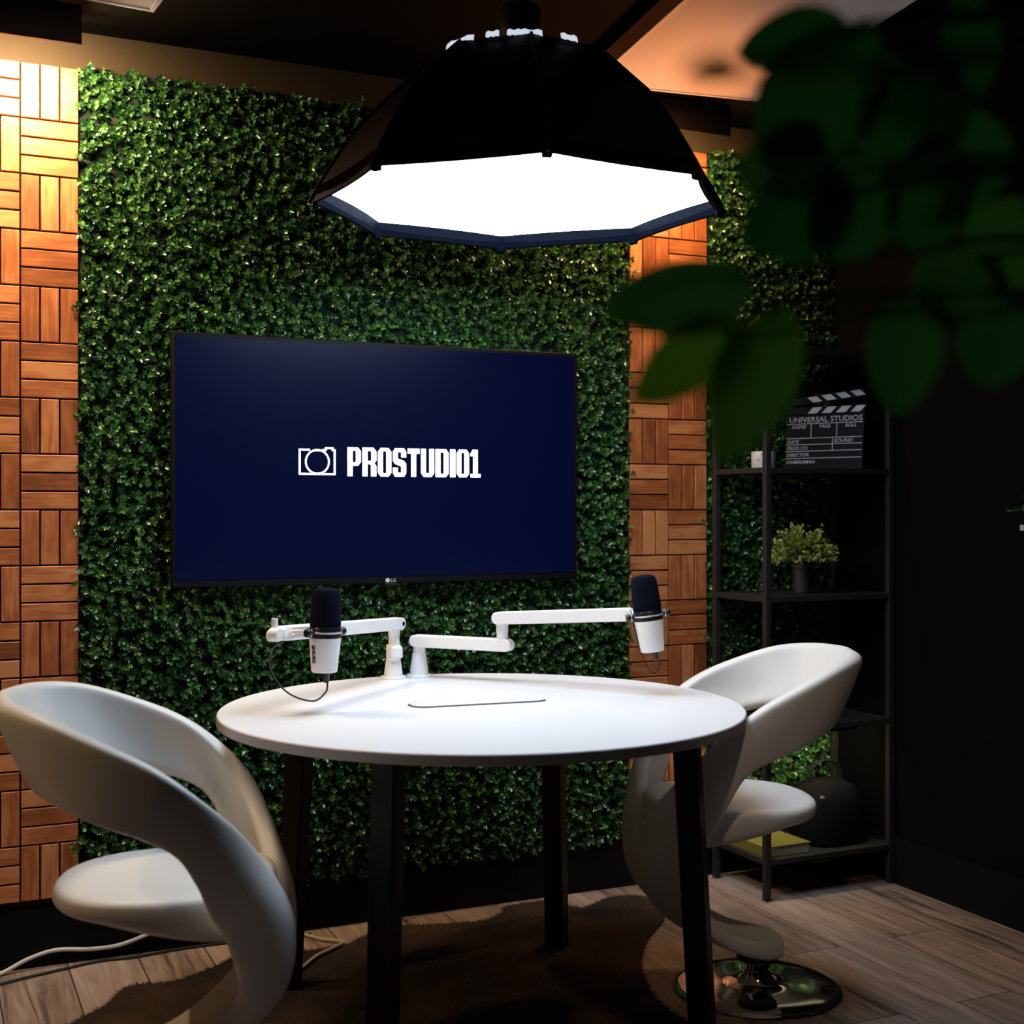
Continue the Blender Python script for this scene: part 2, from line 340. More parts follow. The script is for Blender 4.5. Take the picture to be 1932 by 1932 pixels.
# ------------------------------------------------------------------ television
def television():
    cx, cz = 1.247, 1.3575; W_, H_ = 1.244, .704
    t = thing('television', 'large wall-mounted television showing a white camera logo on navy', 'television', (cx, -.08, cz))
    MB().box((0, .017, 0), (W_, .032, H_)).build('bezel', M['bezel'], t, bev=.004)
    MB().box((0, .0565, 0), (.40, .047, .30)).build('wall_mount', M['black_metal'], t)
    MB().box((0, -.0002, .004), (W_ - .022, .0024, H_ - .034)).build('screen', M['screen'], t)
    # white graphics on the screen
    g = MB(); y = -.0022
    # block lettering, each glyph from outline polygons: unit cell w x 1
    def ring(w, h, s, ch=.13):
        o = [(ch * .8, 0), (w - ch * .8, 0), (w, ch), (w, h - ch), (w - ch * .8, h), (ch * .8, h), (0, h - ch), (0, ch)]
        i = [(s + .02, s * .62), (w - s - .02, s * .62), (w - s, s * .8), (w - s, h - s * .8), (w - s - .02, h - s * .62), (s + .02, h - s * .62), (s, h - s * .8), (s, s * .8)]
        return o, i
    def glyph(ch, w):
        s = .19; P = []
        def q(x0, z0, x1, z1): P.append([(x0, z0), (x1, z0), (x1, z1), (x0, z1)])
        def rg(w, z0, z1):
            o, i = ring(w, z1 - z0, s)
            for k in range(8):
                j = (k + 1) % 8; P.append([(o[k][0], o[k][1] + z0), (o[j][0], o[j][1] + z0), (i[j][0], i[j][1] + z0), (i[k][0], i[k][1] + z0)])
        if ch == 'P': q(0, 0, s, 1); rg(w, .36, 1); q(0, .8, .12, 1)
        if ch == 'R': q(0, 0, s, 1); rg(w, .42, 1); q(0, .8, .12, 1); P.append([(w - s - .01, 0), (w, 0), (w, .36), (w - .07, .46), (w - s - .06, .46), (w - s - .01, .38)])
        if ch == 'O': rg(w, 0, 1)
        if ch == 'D': rg(w, 0, 1); q(0, 0, .13, 1)
        if ch == 'S':
            P += [[(0, .55), (s, .62), (s, .84), (.08, 1), (0, .88)], [(.08, 1), (s, .86), (w - s, .86), (w - .08, 1)], [(w - s, .68), (w, .68), (w, .88), (w - .08, 1), (w - s, .86)],
                  [(0, .55), (.09, .44), (w - s, .36), (w, .46), (w - .1, .57), (s, .63)], [(w - s, .14), (w, .12), (w, .46), (w - s, .38)], [(.08, 0), (w - .08, 0), (w, .12), (w - s, .14), (s, .14), (0, .12)], [(0, .12), (s, .14), (s, .32), (0, .32)]]
        if ch == 'T': q(0, .82, w, 1); q(w / 2 - s / 2, 0, w / 2 + s / 2, .83)
        if ch == 'U':
            q(0, .12, s, 1); q(w - s, .12, w, 1); P.append([(.1, 0), (w - .1, 0), (w, .13), (w - s, .14), (s, .14), (0, .13)])
        if ch == 'I': q(0, 0, s + .02, 1)
        if ch == '1': q(.10, 0, .10 + s, 1); P.append([(0, .76), (.12, .78), (.12, 1), (.08, 1), (0, .86)]); q(0, 0, .40, .13)
        return P
    hgt = .0835; x = 1.122 - cx; z0 = 1.3175 - cz
    for ch, w in zip('PROSTUDIO1', (.49, .51, .50, .50, .45, .50, .50, .20, .49, .40)):
        for P in glyph(ch, w): g.poly([(x + a * hgt, z0 + b * hgt) for a, b in P])
        x += (w + .052) * hgt
    o = g.build('screen_lettering', M['screen_white'], t, loc=(0, y, 0))
    c = MB(); u = .00158 * .98
    ic = lambda px, py_: ((px - 598) * u + 1.033 - cx, (872 - py_) * u + 1.3575 - cz)
    c.strip([ic(584, 850), ic(564.5, 850), ic(564.5, 894.5), ic(631, 894.5), ic(631, 850), ic(627, 850), ic(627, 846.5), ic(614, 846.5), ic(614, 850), ic(608, 850)], .0058)
    c.strip([ic(598 + 22 * math.cos(2 * math.pi * k / 40), 872 + 22 * math.sin(2 * math.pi * k / 40)) for k in range(40)], .0052, closed=True)
    c.strip([ic(590, 851), ic(612, 851)], .005)
    c.build('screen_icon', M['screen_white'], t, loc=(0, y, 0))
    lg = MB(); n = 20; r = .0068
    lg.poly([(-.012 + r * math.cos(2 * math.pi * k / n), r * math.sin(2 * math.pi * k / n)) for k in range(n)])
    vs, fs = text_mesh('LG', .014); lg.add([(v[0] - .003, 0, v[2] - .005) for v in vs], fs)
    lg.build('badge', M['badge'], t, loc=(.010, -.0006, -H_ / 2 + .0085))
    MB().box((.010, .010, -H_ / 2 - .003), (.04, .018, .006)).build('sensor', M['black_plastic'], t, bev=.001)
television()

# ------------------------------------------------------------------ wall washer lamps above the wood strips
def wall_lamp(x, label, lens='lamp_lens'):
    t = thing('wall_washer_lamp', label, 'lamp', (x, -.245, 2.385), 0, 'lamps above the wood strips')
    w, d, h = .36, .085, .098; b = MB()
    b.box((0, -d / 2 + .004, h / 2), (w, .008, h)); b.box((0, 0, h - .004), (w, d, .008))
    b.box((0, d / 2 - .004, h / 2 + .034), (w, .008, h - .068))
    for s in (-1, 1): b.box((s * (w / 2 - .004), -.010, h / 2 + .034), (.008, d - .02, h - .068))
    b.build('housing', M['black_metal'], t)
    MB().box((0, 0, .036), (w - .03, .050, .006), Matrix.Rotation(R(28), 3, 'X')).build('lens', M[lens], t)
    for s in (-1, 1): MB().box((s * .11, 0, h + .016), (.03, .03, .034)).build('bracket', M['black_metal'], t)
wall_lamp(.188, 'black wall washer lamp glowing above the left wooden tile strip')
wall_lamp(2.12, 'black wall washer lamp above the right wooden tile strip, half behind the softbox', 'dim_lens')

# ------------------------------------------------------------------ ceiling panels
def ceiling_panel(cx, cy, rz, w, l, label):
    t = thing('acoustic_panel', label, 'ceiling panel', (cx, cy, 2.462), rz, 'white panels fixed under the ceiling')
    MB().box((0, 0, .006), (w, l, .012)).build('face', M['panel'], t, bev=.002)
    f = MB()
    for s in (-1, 1): f.box((s * (w / 2 + .005), 0, .0265), (.010, l + .02, .053)); f.box((0, s * (l / 2 + .005), .0265), (w, .010, .053))
    f.build('frame', M['panel_side'], t, bev=.002)
    e = MB()
    for s in (-1, 1): e.box((s * (w / 2 + .004), 0, -.001), (.012, l + .02, .003)); e.box((0, s * (l / 2 + .004), -.001), (w, .012, .003))
    e.build('edging', M['white_edge'], t)
PANEL_ANG = R(7.5)
def panel_at(corner, w, l, sx):   # corner = far corner nearest the back wall; panel extends towards the camera
    ca, sa = math.cos(PANEL_ANG), math.sin(PANEL_ANG)
    px, py_ = -sx * w / 2, -l / 2
    return corner[0] + ca * px - sa * py_, corner[1] + sa * px + ca * py_
PANEL_ANG = R(-7.5)
p = panel_at((2.300, -.420), .52, 1.2, 1); ceiling_panel(p[0], p[1], PANEL_ANG, .52, 1.2, 'white ceiling panel glowing orange behind the softbox, above the shelf rack')
PANEL_ANG = R(5)
p = panel_at((.520, -.385), .52, 1.2, 1); ceiling_panel(p[0], p[1], PANEL_ANG, .52, 1.2, 'white ceiling panel with only its corner showing near the left lamp')

# ------------------------------------------------------------------ softbox over the table
def softbox():
    cx, cy = 1.304, -.877; A0 = R(26.5)
    t = thing('softbox_light', 'large black octagonal softbox glowing white over the round table', 'studio light', (cx, cy, 1.94))
    prof = [(.497, .0), (.482, .03), (.452, .080), (.415, .138), (.372, .195), (.315, .250), (.262, .300), (.215, .340)]
    def octo(r, z, sag=0.):
        out = []
        for k in range(8):
            a = A0 + k * math.pi / 4; b = a + math.pi / 4; p = Vector((r * math.cos(a), r * math.sin(a), z)); q = Vector((r * math.cos(b), r * math.sin(b), z))
            for j in range(4):
                f = j / 4; m = p.lerp(q, f); s = 1 - sag * 4 * f * (1 - f); out.append((m.x * s, m.y * s, z))
        return out
    b = MB(); outer = [octo(r, z, .025) for r, z in prof]; inner = [octo(r - .006, z, .025) for r, z in prof]
    b.loft(outer + inner[::-1] + [outer[0]], cap=False); b.build('shell', M['fabric'], t)
    MB().loft([octo(.215, .338, .02), octo(.20, .347, .01), octo(.10, .355)], cap=True).build('top_cover', M['fabric'], t)
    l = MB(); l.loft([octo(.490, .0005, .02), octo(.486, .038, .02), octo(.480, .038, .02), octo(.484, .0005, .02), octo(.490, .0005, .02)], cap=False); l.build('lip', M['navy'], t)
    MB().loft([octo(.478, .033, .02), octo(.478, .036, .02)]).build('diffuser', M['diffuser'], t)
    for k in range(8):
        a = A0 + k * math.pi / 4
        MB().tube([((r + .003) * math.cos(a), (r + .003) * math.sin(a), z) for r, z in prof], .004, 8, 3).build('rib', M['fabric'], t)
        MB().box((.484 * math.cos(a), .484 * math.sin(a), .006), (.014, .022, .030), Matrix.Rotation(a, 3, 'Z')).build('corner_pocket', M['navy'], t, bev=.003)
    # light leaking round the top towards the camera, put in as glowing strips
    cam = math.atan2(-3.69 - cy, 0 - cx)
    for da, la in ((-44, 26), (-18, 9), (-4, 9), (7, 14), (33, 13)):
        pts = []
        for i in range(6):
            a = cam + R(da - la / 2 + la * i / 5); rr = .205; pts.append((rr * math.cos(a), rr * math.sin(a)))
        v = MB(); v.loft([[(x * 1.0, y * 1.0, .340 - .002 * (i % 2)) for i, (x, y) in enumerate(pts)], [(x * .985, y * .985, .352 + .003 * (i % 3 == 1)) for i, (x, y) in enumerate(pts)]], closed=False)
        v.build('leak_strip', M['leak'], t)
    MB().lathe([(.075, .352), (.075, .372), (.05, .375)], 32).build('speed_ring', M['silver_trim'], t, smooth=True)
    MB().lathe([(.048, .372), (.052, .385), (.052, .47), (.045, .48)], 32).build('lamp_head', M['black_metal'], t, smooth=True)
    y = MB(); y.box((0, 0, .525), (.03, .03, .1)); y.box((0, 0, .57), (.12, .12, .01)); y.build('ceiling_mount', M['black_metal'], t, bev=.002)
softbox()

# ------------------------------------------------------------------ table
TX, TY = 1.228, -.826
def table():
    t = thing('round_table', 'round white meeting table on four black legs', 'table', (TX, TY, 0))
    r = .623
    MB().lathe([(r - .004, .7262), (r - .0005, .7275), (r, .730), (r, .7465), (r - .001, .7485), (r - .0025, .750)], 128).build('tabletop', [M['white_lam']], t, smooth=True)
    MB().lathe([(r + .0006, .7275), (r + .0006, .7475)], 128, cap=False).build('shaded_edge', M['lam_edge_shade'], t, smooth=True)
    u = MB()
    for k in range(2):
        a = R(44.2) + k * math.pi / 2; u.box((0, 0, .700), (1.0, .045, .050), Matrix.Rotation(a, 3, 'Z'))
    u.box((0, 0, .700), (.34, .34, .045)); u.build('under_frame', M['black_wood'], t, bev=.003)
    for k in range(4):
        a = R(44.2) + k * math.pi / 2; c, s = math.cos(a), math.sin(a); rings = []
        for rad, z, w in ((.497, .7255, .055), (.538, .0062, .054)):
            rings.append([(c * (rad + i * w / 2) - s * j * w / 2, s * (rad + i * w / 2) + c * j * w / 2, z) for i, j in ((-1, -1), (1, -1), (1, 1), (-1, 1))])
        MB().loft(rings).build('leg', M['black_wood'], t, bev=.005)
    # cable flap in the top
    def rr(w, h, z, n=8, r=.034):
        o = []
        for qx, qy, a0 in ((1, 1, 0), (-1, 1, 90), (-1, -1, 180), (1, -1, 270)):
            for i in range(n + 1):
                a = R(a0 + 90 * i / n); o.append((qx * (w / 2 - r) + r * math.cos(a), qy * (h / 2 - r) + r * math.sin(a), z))
        return o
    rot = (0, 0, R(-5)); p = (.010, .055, 0)
    g = MB().loft([rr(.345, .088, .7497), rr(.345, .088, .7504)]).build('flap_recess', M['black_plastic'], t, loc=p, rot=rot)
    MB().loft([rr(.338, .086, .7502), rr(.338, .086, .7532), rr(.336, .084, .7542)]).build('cable_flap', M['white_lam'], t, loc=(p[0] + .0015, p[1] + .0045, 0), rot=rot, smooth=True)
table()

# ------------------------------------------------------------------ microphone arms and microphones
def base_parts(t, p, h):
    MB().lathe([(.036, .7502), (.036, .756), (.034, .758)], 40, (p[0], p[1], 0)).build('base_flange', M['white_metal'], t, smooth=True)
    MB().lathe([(.026, .758), (.025, .77), (.0195, h), (.0185, h + .003)], 40, (p[0], p[1], 0)).build('base_cone', M['white_metal'], t, smooth=True)
def left_arm():
    p = (1.199, -.262); t = thing('microphone_boom', 'white low microphone arm reaching left from the table edge', 'microphone stand', (0, 0, 0), 0, 'white microphone arms on the table')
    base_parts(t, p, .808)
    MB().lathe([(.0185, .802), (.0205, .806), (.0205, .843), (.0185, .846)], 32, (p[0] - .002, p[1] - .008, 0)).build('clamp_block', M['white_metal'], t, smooth=True)
    MB().box((p[0] - .002, p[1] - .022, .826), (.036, .03, .034)).build('lever', M['white_metal'], t, bev=.006)
    MB().lathe([(.0150, .84), (.0150, .868), (.0165, .869), (.0165, .89)], 32, (p[0], p[1] - .006, 0)).build('post', M['white_metal'], t, smooth=True)
    a = Vector((1.205, -.284, .905)); b = Vector((.772, -.690, .930)); d = (b - a).normalized()
    MB().bar(a, b, .034, .034).build('upper_arm', M['white_metal'], t, smooth=True)
    sd = d.cross(Vector((0, 0, 1))).normalized()
    if sd.y > 0: sd = -sd
    rm = Matrix((d, sd, d.cross(sd))).transposed()
    MB().lathe([(.0058, 0), (.0058, .002)], 20).build('pivot_cap', M['navy'], t, loc=a + sd * .0165, rot=sd.to_track_quat('Z', 'Y').to_euler())
    MB().box(b - d * .055 + sd * .0175 + Vector((0, 0, .002)), (.072, .003, .022), rm).build('label_plate', M['grey_label'], t, bev=.0008)
    e = b + d * .025
    MB().bar(b, b + d * .034 + Vector((0, 0, -.004)), .028, .026).build('end_joint', M['white_metal'], t, smooth=True)
    MB().lathe([(.0145, -.012), (.0145, .012)], 24).build('end_knob', M['white_metal'], t, loc=e + d * .014 + sd * .008, rot=sd.to_track_quat('Z', 'Y').to_euler(), bev=.002)
    MB().lathe([(.0075, 0), (.0075, .026)], 20, tuple(e + Vector((0, 0, .010)) + d * .004)).build('thread_stud', M['white_metal'], t, bev=.001)
    MB().tube([b - d * .02 + sd * .018, Vector((.790, -.725, .936)), Vector((.8185, -.7495, .937))], .006, 10, 4).build('microphone_link', M['white_metal'], t, smooth=True)
def right_arm():
    p = (1.277, -.258); t = thing('microphone_boom', 'white two-piece microphone arm reaching right across the table', 'microphone stand', (0, 0, 0), 0, 'white microphone arms on the table')
    base_parts(t, p, .815)
    MB().lathe([(.0175, .812), (.0165, .842)], 32, (p[0], p[1], 0)).build('post', M['white_metal'], t, smooth=True)
    a = Vector((1.268, -.262, .853)); b = Vector((1.452, -.47, .852))
    MB().bar(a, b, .034, .034).build('lower_arm', M['white_metal'], t, smooth=True)
    MB().lathe([(.0155, .865), (.0155, .885), (.0165, .886), (.0165, .912)], 32, (b.x - .010, b.y + .008, 0)).build('elbow_post', M['white_metal'], t, smooth=True)
    c = Vector((1.432, -.465, .926)); e = Vector((1.648, -.785, .952))
    MB().bar(c, e, .034, .034).build('upper_arm', M['white_metal'], t, smooth=True)
    MB().tube([e, e + Vector((.018, -.018, .0))], .010, 12, 0).build('microphone_link', M['white_metal'], t, smooth=True)
RIGHTV = Vector((math.cos(R(24.5)), -math.sin(R(24.5)), 0)); FWD = Vector((math.sin(R(24.5)), math.cos(R(24.5)), 0))
def microphone(pos, lean, yaw, label, lettering, scale=1.):
    t = thing('microphone', label, 'microphone', pos, 0, 'white podcast microphones')
    z = (Vector((0, 0, 1)) + RIGHTV * math.tan(lean)).normalized(); x = RIGHTV - z * RIGHTV.dot(z); x.normalize(); y = z.cross(x)
    t.rotation_euler = (Matrix((x, y, z)).transposed() @ Matrix.Rotation(yaw, 3, 'Z')).to_euler(); t.scale = (scale,) * 3
    MB().lathe([(.0275, -.1), (.029, -.099), (.0300, -.097), (.0365, -.024), (.0365, -.0205), (.0345, -.019)], 48).build('body', M['white_metal'], t, smooth=True)
    MB().lathe([(.0345, -.0195), (.0372, -.018), (.0372, .002), (.0355, .005)], 48).build('collar', M['black_plastic'], t, smooth=True)
    MB().lathe([(.0374, -.0095), (.0377, -.009), (.0377, -.006), (.0374, -.0055)], 48, cap=False).build('trim_ring', M['silver_trim'], t, smooth=True)
    MB().lathe([(.0345, .004), (.0360, .008), (.0358, .03), (.0345, .065), (.0325, .082), (.028, .0905), (.018, .0945), (.006, .0955)], 48).build('windscreen', M['foam'], t, smooth=True)
    yk = MB(); pts = [(.0435 * math.cos(a), .0435 * math.sin(a)) for a in [R(-8 + 196 * i / 20) for i in range(21)]]
    yk.loft([[(px * k, py_ * k, -.008 + dz) for k, dz in ((1, -.009), (1.07, -.009), (1.07, .009), (1, .009))] for px, py_ in pts]); yk.build('yoke', M['white_metal'], t, bev=.001)
    for s in (-1, 1):
        MB().lathe([(.0085, 0), (.0100, .002), (.0100, .009), (.0085, .011)], 28).build('yoke_knob', M['black_plastic'], t, loc=(s * .0465, 0, -.008), rot=(0, s * R(90), 0), smooth=True)
        MB().lathe([(.006, 0), (.006, .010)], 20).build('yoke_pin', M['black_plastic'], t, loc=(s * .0365, 0, -.008), rot=(0, s * R(90), 0))
    MB().lathe([(.0062, -.125), (.0075, -.12), (.0075, -.0985)], 20, (.006, 0, 0)).build('plug', M['black_plastic'], t, smooth=True)
    if lettering:
        vs, fs = text_mesh('SHURE', .0145, offset=.0006, spacing=1.02, font_scale_x=.95)
        w = max(v[0] for v in vs); a = R(-90) - yaw - R(39)
        bm = MB().add([((v[2] - .0047), 0, w / 2 - v[0]) for v in vs], fs)     # reads downwards
        o = bm.build('lettering', M['black_plastic'], t); o.location = (.0349 * math.cos(a), .0349 * math.sin(a), -.057)
        o.rotation_euler = (Matrix.Rotation(a + R(90), 3, 'Z') @ Matrix.Rotation(R(5), 3, 'X')).to_euler()
    return t
left_arm(); right_arm()
microphone((.853, -.777, .945), R(1.5), R(48), 'white microphone with black foam top on the left arm, sideways lettering', True)
microphone((1.681, -.832, .960), R(-7.5), R(8), 'white microphone with black foam top tilted on the right arm', False)
tag(MB().tube([(.856, -.783, .823), (.850, -.790, .800), (.815, -.800, .783), (.760, -.785, .805), (.730, -.755, .855), (.738, -.735, .895), (.765, -.705, .912)], .0022, 8, 8).build('microphone_cable', M['black_cable'], smooth=True),
    'thin black cable looping below the left microphone', 'cable')
tag(MB().tube([(1.707, -.845, .838), (1.707, -.846, .820), (1.694, -.842, .806), (1.682, -.836, .815), (1.675, -.823, .84), (1.672, -.80, .88), (1.662, -.792, .933)], .0022, 8, 8).build('microphone_cable', M['black_cable'], smooth=True),
    'short black cable hooked under the right microphone', 'cable')
tag(MB().tube([(1.300, -.235, .865), (1.275, -.232, .850), (1.238, -.245, .825), (1.232, -.222, .80), (1.205, -.205, .775), (1.21, -.195, .74)], .0028, 8, 8).build('arm_cable', M['black_cable'], smooth=True),
    'black cable hanging between the two microphone arm bases', 'cable')

# ------------------------------------------------------------------ swivel chairs
def chair(loc, rz, label, k0=1.):     # k0: a slightly larger, lower-set body for the right chair
    t = thing('swivel_chair', label, 'chair', loc, rz, 'white swirl chairs at the table'); zT = lambda z: k0 * z - (k0 - 1) * 1.22
    # half of the band: upper / seam edge A, lower / outer edge B (x front, y side)
    S = [((-.235, 0, .878), (-.150, 0, .716), .0), ((-.205, .13, .875), (-.134, .11, .712), .004), ((-.125, .215, .862), (-.084, .195, .700), .008),
         ((-.018, .262, .822), (-.015, .243, .675), .008), ((.080, .275, .776), (.062, .262, .650), .008), ((.150, .268, .722), (.121, .264, .618), .010),
         ((.208, .238, .656), (.149, .262, .572), .020), ((.248, .165, .575), (.172, .247, .505), .036), ((.272, .060, .495), (.198, .225, .450), .048),
         ((.280, 0, .430), (.214, .200, .390), .052), ((.272, 0, .355), (.218, .170, .330), .048), ((.234, 0, .285), (.192, .142, .275), .034), ((.162, 0, .222), (.140, .120, .222), .016),
         ((.085, 0, .176), (.072, .102, .176), .005), ((0, 0, .152), (0, .090, .152), 0), ((-.060, 0, .150), (-.050, .060, .150), 0)]
    S = [((k0 * a[0], k0 * a[1], zT(a[2])), (k0 * b[0], k0 * b[1], zT(b[2])), k0 * g) for a, b, g in S]
    A = crom([Vector(s[0]) for s in S], 4); B = crom([Vector(s[1]) for s in S], 4); G = crom([Vector((s[2], 0, 0)) for s in S], 4)
    NA = 6; rows = []
    for i in range(len(A)):
        tg = (A[min(i + 1, len(A) - 1)] + B[min(i + 1, len(A) - 1)] - A[max(i - 1, 0)] - B[max(i - 1, 0)]).normalized()
        n = tg.cross(B[i] - A[i]).normalized(); mid = (A[i] + B[i]) / 2
        if n.dot(mid - Vector((.06, 0, .55))) < 0: n = -n
        row = []
        for k in range(NA + 1):
            f = k / NA; p = A[i].lerp(B[i], f) + n * (G[i].x * 4 * f * (1 - f)); p.y = max(p.y, 0.)
            row.append(p)
        if A[i].y < .002: row[0].y = 0
        if i == 0:
            for p in row: p.y = 0
        rows.append(row)
    bm = bmesh.new()
    for sg in (1, -1):
        vv = [[bm.verts.new((p.x, p.y * sg, p.z)) for p in r] for r in rows]
        for i in range(len(vv) - 1):
            for k in range(NA): bm.faces.new((vv[i][k], vv[i + 1][k], vv[i + 1][k + 1], vv[i][k + 1]))
    bmesh.ops.remove_doubles(bm, verts=bm.verts, dist=.0012); bmesh.ops.recalc_face_normals(bm, faces=bm.faces)
    me = bpy.data.meshes.new('band'); bm.to_mesh(me); bm.free()
    o = link('band', me, M['leather'], t, smooth=False)
    me.polygons.foreach_set('use_smooth', [True] * len(me.polygons))
    s = o.modifiers.new('thick', 'SOLIDIFY'); s.thickness = .042; s.offset = 0; s.use_even_offset = False
    s = o.modifiers.new('sub', 'SUBSURF'); s.levels = 2; s.render_levels = 2
    # seam lines where the two halves meet and where the seat folds into the band
    q = MB()
    cl = [Vector((a.x + .0232, 0, a.z - .005)) for a in A if a.y < .01 and a.x > .2 and .2 < a.z < .44]
    if len(cl) > 2:
        q.tube(cl, .0022, 6, 0); q.build('seam', M['seam'], t)
    # seat: a rounded wedge growing out of the stem
    b = MB(); N = 48
    def ring(k, z, dip=0):
        out = []
        for i in range(N):
            a = 2 * math.pi * i / N; c, s_ = math.cos(a), math.sin(a); e = 1.0 / 1.12
            x = .075 + .212 * k * math.copysign(abs(c) ** e, c); y = .205 * k * math.copysign(abs(s_) ** e, s_)
            fr = max(0., (x + .02)) ; zz = z
            if z < .5: zz = z - .22 * fr * (1 if k < .995 else .5)
            else: zz = z + .02 * max(0, x - .15) * 2
            out.append((k0 * x, k0 * y, zT(zz - dip * (1 - k))))
        return out
    b.loft([ring(.02, .518), ring(.45, .519), ring(.80, .521), ring(.93, .519), ring(.985, .512), ring(1., .499), ring(.985, .486), ring(.92, .474), ring(.75, .466), ring(.4, .462), ring(.02, .460)])
    b.build('seat', M['leather'], t, smooth=True, sub=1)
    MB().lathe([(.050, zT(.108)), (.053, zT(.112)), (.053, zT(.124)), (.048, zT(.130))], 40).build('swivel_plate', M['black_metal'], t, smooth=True)
    MB().lathe([(.034, .015), (.034, zT(.085)), (.028, zT(.086)), (.028, zT(.114))], 32).build('pole', M['chrome'], t, smooth=True)
    MB().lathe([(.208, .0), (.212, .004), (.209, .007), (.195, .010), (.14, .0125), (.09, .015), (.055, .018), (.045, .024), (.036, .040)], 64).build('base', M['chrome'], t, smooth=True)
    return t
chair((1.943, -.935, 0), R(180 - 24.5 + 7.8), 'white swirl swivel chair right of the table, in front of the shelf rack', 1.03)
chair((.364, -1.105, 0), R(-15.6), 'white swirl swivel chair at the lower left of the table')

# ------------------------------------------------------------------ shelf rack in the corner and what stands on it
RX0, RX1, RY0, RY1 = 2.403, 2.888, -.334, -.052
def rack():
    t = thing('shelf_rack', 'black metal shelf rack standing in the corner', 'shelf rack', (0, 0, 0))
    for x in (RX0, RX1):
        for y in (RY0, RY1): MB().box((x, y, .875), (.021, .021, 1.75)).build('post', M['rack_metal'], t, bev=.002)
    h = MB().box((2.60, RY0 + .026, .514), (.34, .010, .014)).build('added_light_strip', M['black_metal'], t)  # strip light added under the shelf to brighten the greenery behind
    MB().box((2.60, RY0 + .0335, .515), (.33, .004, .010)).build('lens', M['added_strip_lens'], h)
    for z in (.125, .535, .945, 1.350, 1.735):
        s = MB(); w = RX1 - RX0; d = RY1 - RY0; cx = (RX0 + RX1) / 2; cy = (RY0 + RY1) / 2
        s.box((cx, RY0, z - .0055), (w - .021, .018, .017)); s.box((cx, RY1, z - .0055), (w - .021, .018, .017))
        s.box((RX0, cy, z - .0055), (.018, d - .021, .017)); s.box((RX1, cy, z - .0055), (.018, d - .021, .017))
        s.box((cx, cy, z - .004), (w - .018, d - .018, .008)); s.build('shelf', M['rack_metal'], t, bev=.001)
rack()
def clapper():
    L_ = .305; a = Vector((2.658, -.075, 1.3515)); b = Vector((2.787, -.320, 1.3515)); d = b - a; rz = math.atan2(d.y, d.x); s = d.length / L_
    t = thing('clapperboard', 'black clapperboard with white lettering on the upper rack shelf', 'clapperboard', a, rz)
    t.rotation_euler = (R(-6), 0, rz); t.scale = (s, s, s * .91)
    H_ = .228
    MB().box((L_ / 2, .005, H_ / 2), (L_, .008, H_)).build('slate', M['slate'], t, bev=.001)
    MB().box((L_ / 2, .004, .2445), (L_, .012, .030)).build('lower_stick', M['slate'], t, bev=.001)
    rot = Matrix.Rotation(R(-9), 3, 'Y'); up = MB(); up.box((L_ / 2, 0, .015), (L_, .012, .030)); o = up.build('upper_stick', M['slate'], t, bev=.001)
    o.location = (0, .004, .263); o.rotation_euler = (0, R(-6), 0)
    st = MB(); st2 = MB()
    for k in range(4):
        x = .085 + k * .056; st.poly([(x, .232), (x + .036, .232), (x + .058, .257), (x + .022, .257)]); st2.poly([(x, .027), (x + .036, .027), (x + .058, .003), (x + .022, .003)])
    st.build('stripes', M['white_print'], t, loc=(0, -.0026, 0)); st2.build('stripes', M['white_print'], o, loc=(0, -.0067, 0))
    p = MB()
    def ln(x0, x1, z, w=.0028): p.poly([(x0, z), (x1, z), (x1, z + w), (x0, z + w)])
    def vl(x, z0, z1, w=.0028): p.poly([(x, z0), (x + w, z0), (x + w, z1), (x, z1)])
    ln(.004, .300, .190); ln(.004, .300, .131); ln(.004, .300, .105); ln(.004, .300, .078); ln(.004, .300, .049)
    vl(.100, .131, .190); vl(.200, .131, .190); vl(.186, .078, .131)
    for s_, x, z, sz, sh in (('UNIVERSAL STUDIOS', .012, .198, .0305, 0), ('SCENE', .024, .173, .0185, .25), ('TAKE', .130, .173, .0185, .25), ('ROLL', .232, .173, .0185, .25),
                             ('DATE', .007, .112, .0185, .2), ('SOUND', .192, .112, .0205, .2), ('PROD.CO.', .007, .086, .0185, .2), ('DIRECTOR', .007, .058, .0185, .2), ('CAMERAMAN', .007, .029, .0185, .2)):
        vs, fs = text_mesh(s_, sz, shear=sh, offset=.0002); p.add([(v[0] + x, 0, v[2] + z) for v in vs], fs)
    p.build('lettering', M['white_print'], t, loc=(0, .0002, 0))
clapper()
def leaf_cluster(name, centers, dirs, ln, wd, tones, m, parent):
    V = []; Fq = []; tv = []
    for c, d, l, w, tn in zip(centers, dirs, ln, wd, tones):
        d = Vector(d).normalized(); a = Vector((random.gauss(0, 1), random.gauss(0, 1), random.gauss(0, 1))); s = d.cross(a).normalized(); n = s.cross(d); c = Vector(c); o = len(V)
        V += [c, c + d * l * .35 + s * w / 2 + n * l * .08, c + d * l * .75 + s * w * .4 + n * l * .05, c + d * l - n * l * .1, c + d * l * .75 - s * w * .4 + n * l * .05, c + d * l * .35 - s * w / 2 + n * l * .08]
        Fq += [(o, o + 1, o + 2, o + 3), (o, o + 3, o + 4, o + 5)]; tv += [tn] * 6
    me = bpy.data.meshes.new(name); me.from_pydata([tuple(v) for v in V], [], Fq); me.update()
    me.attributes.new('tone', 'FLOAT', 'POINT').data.foreach_set('value', np.array(tv, np.float32))
    return link(name, me, m, parent)
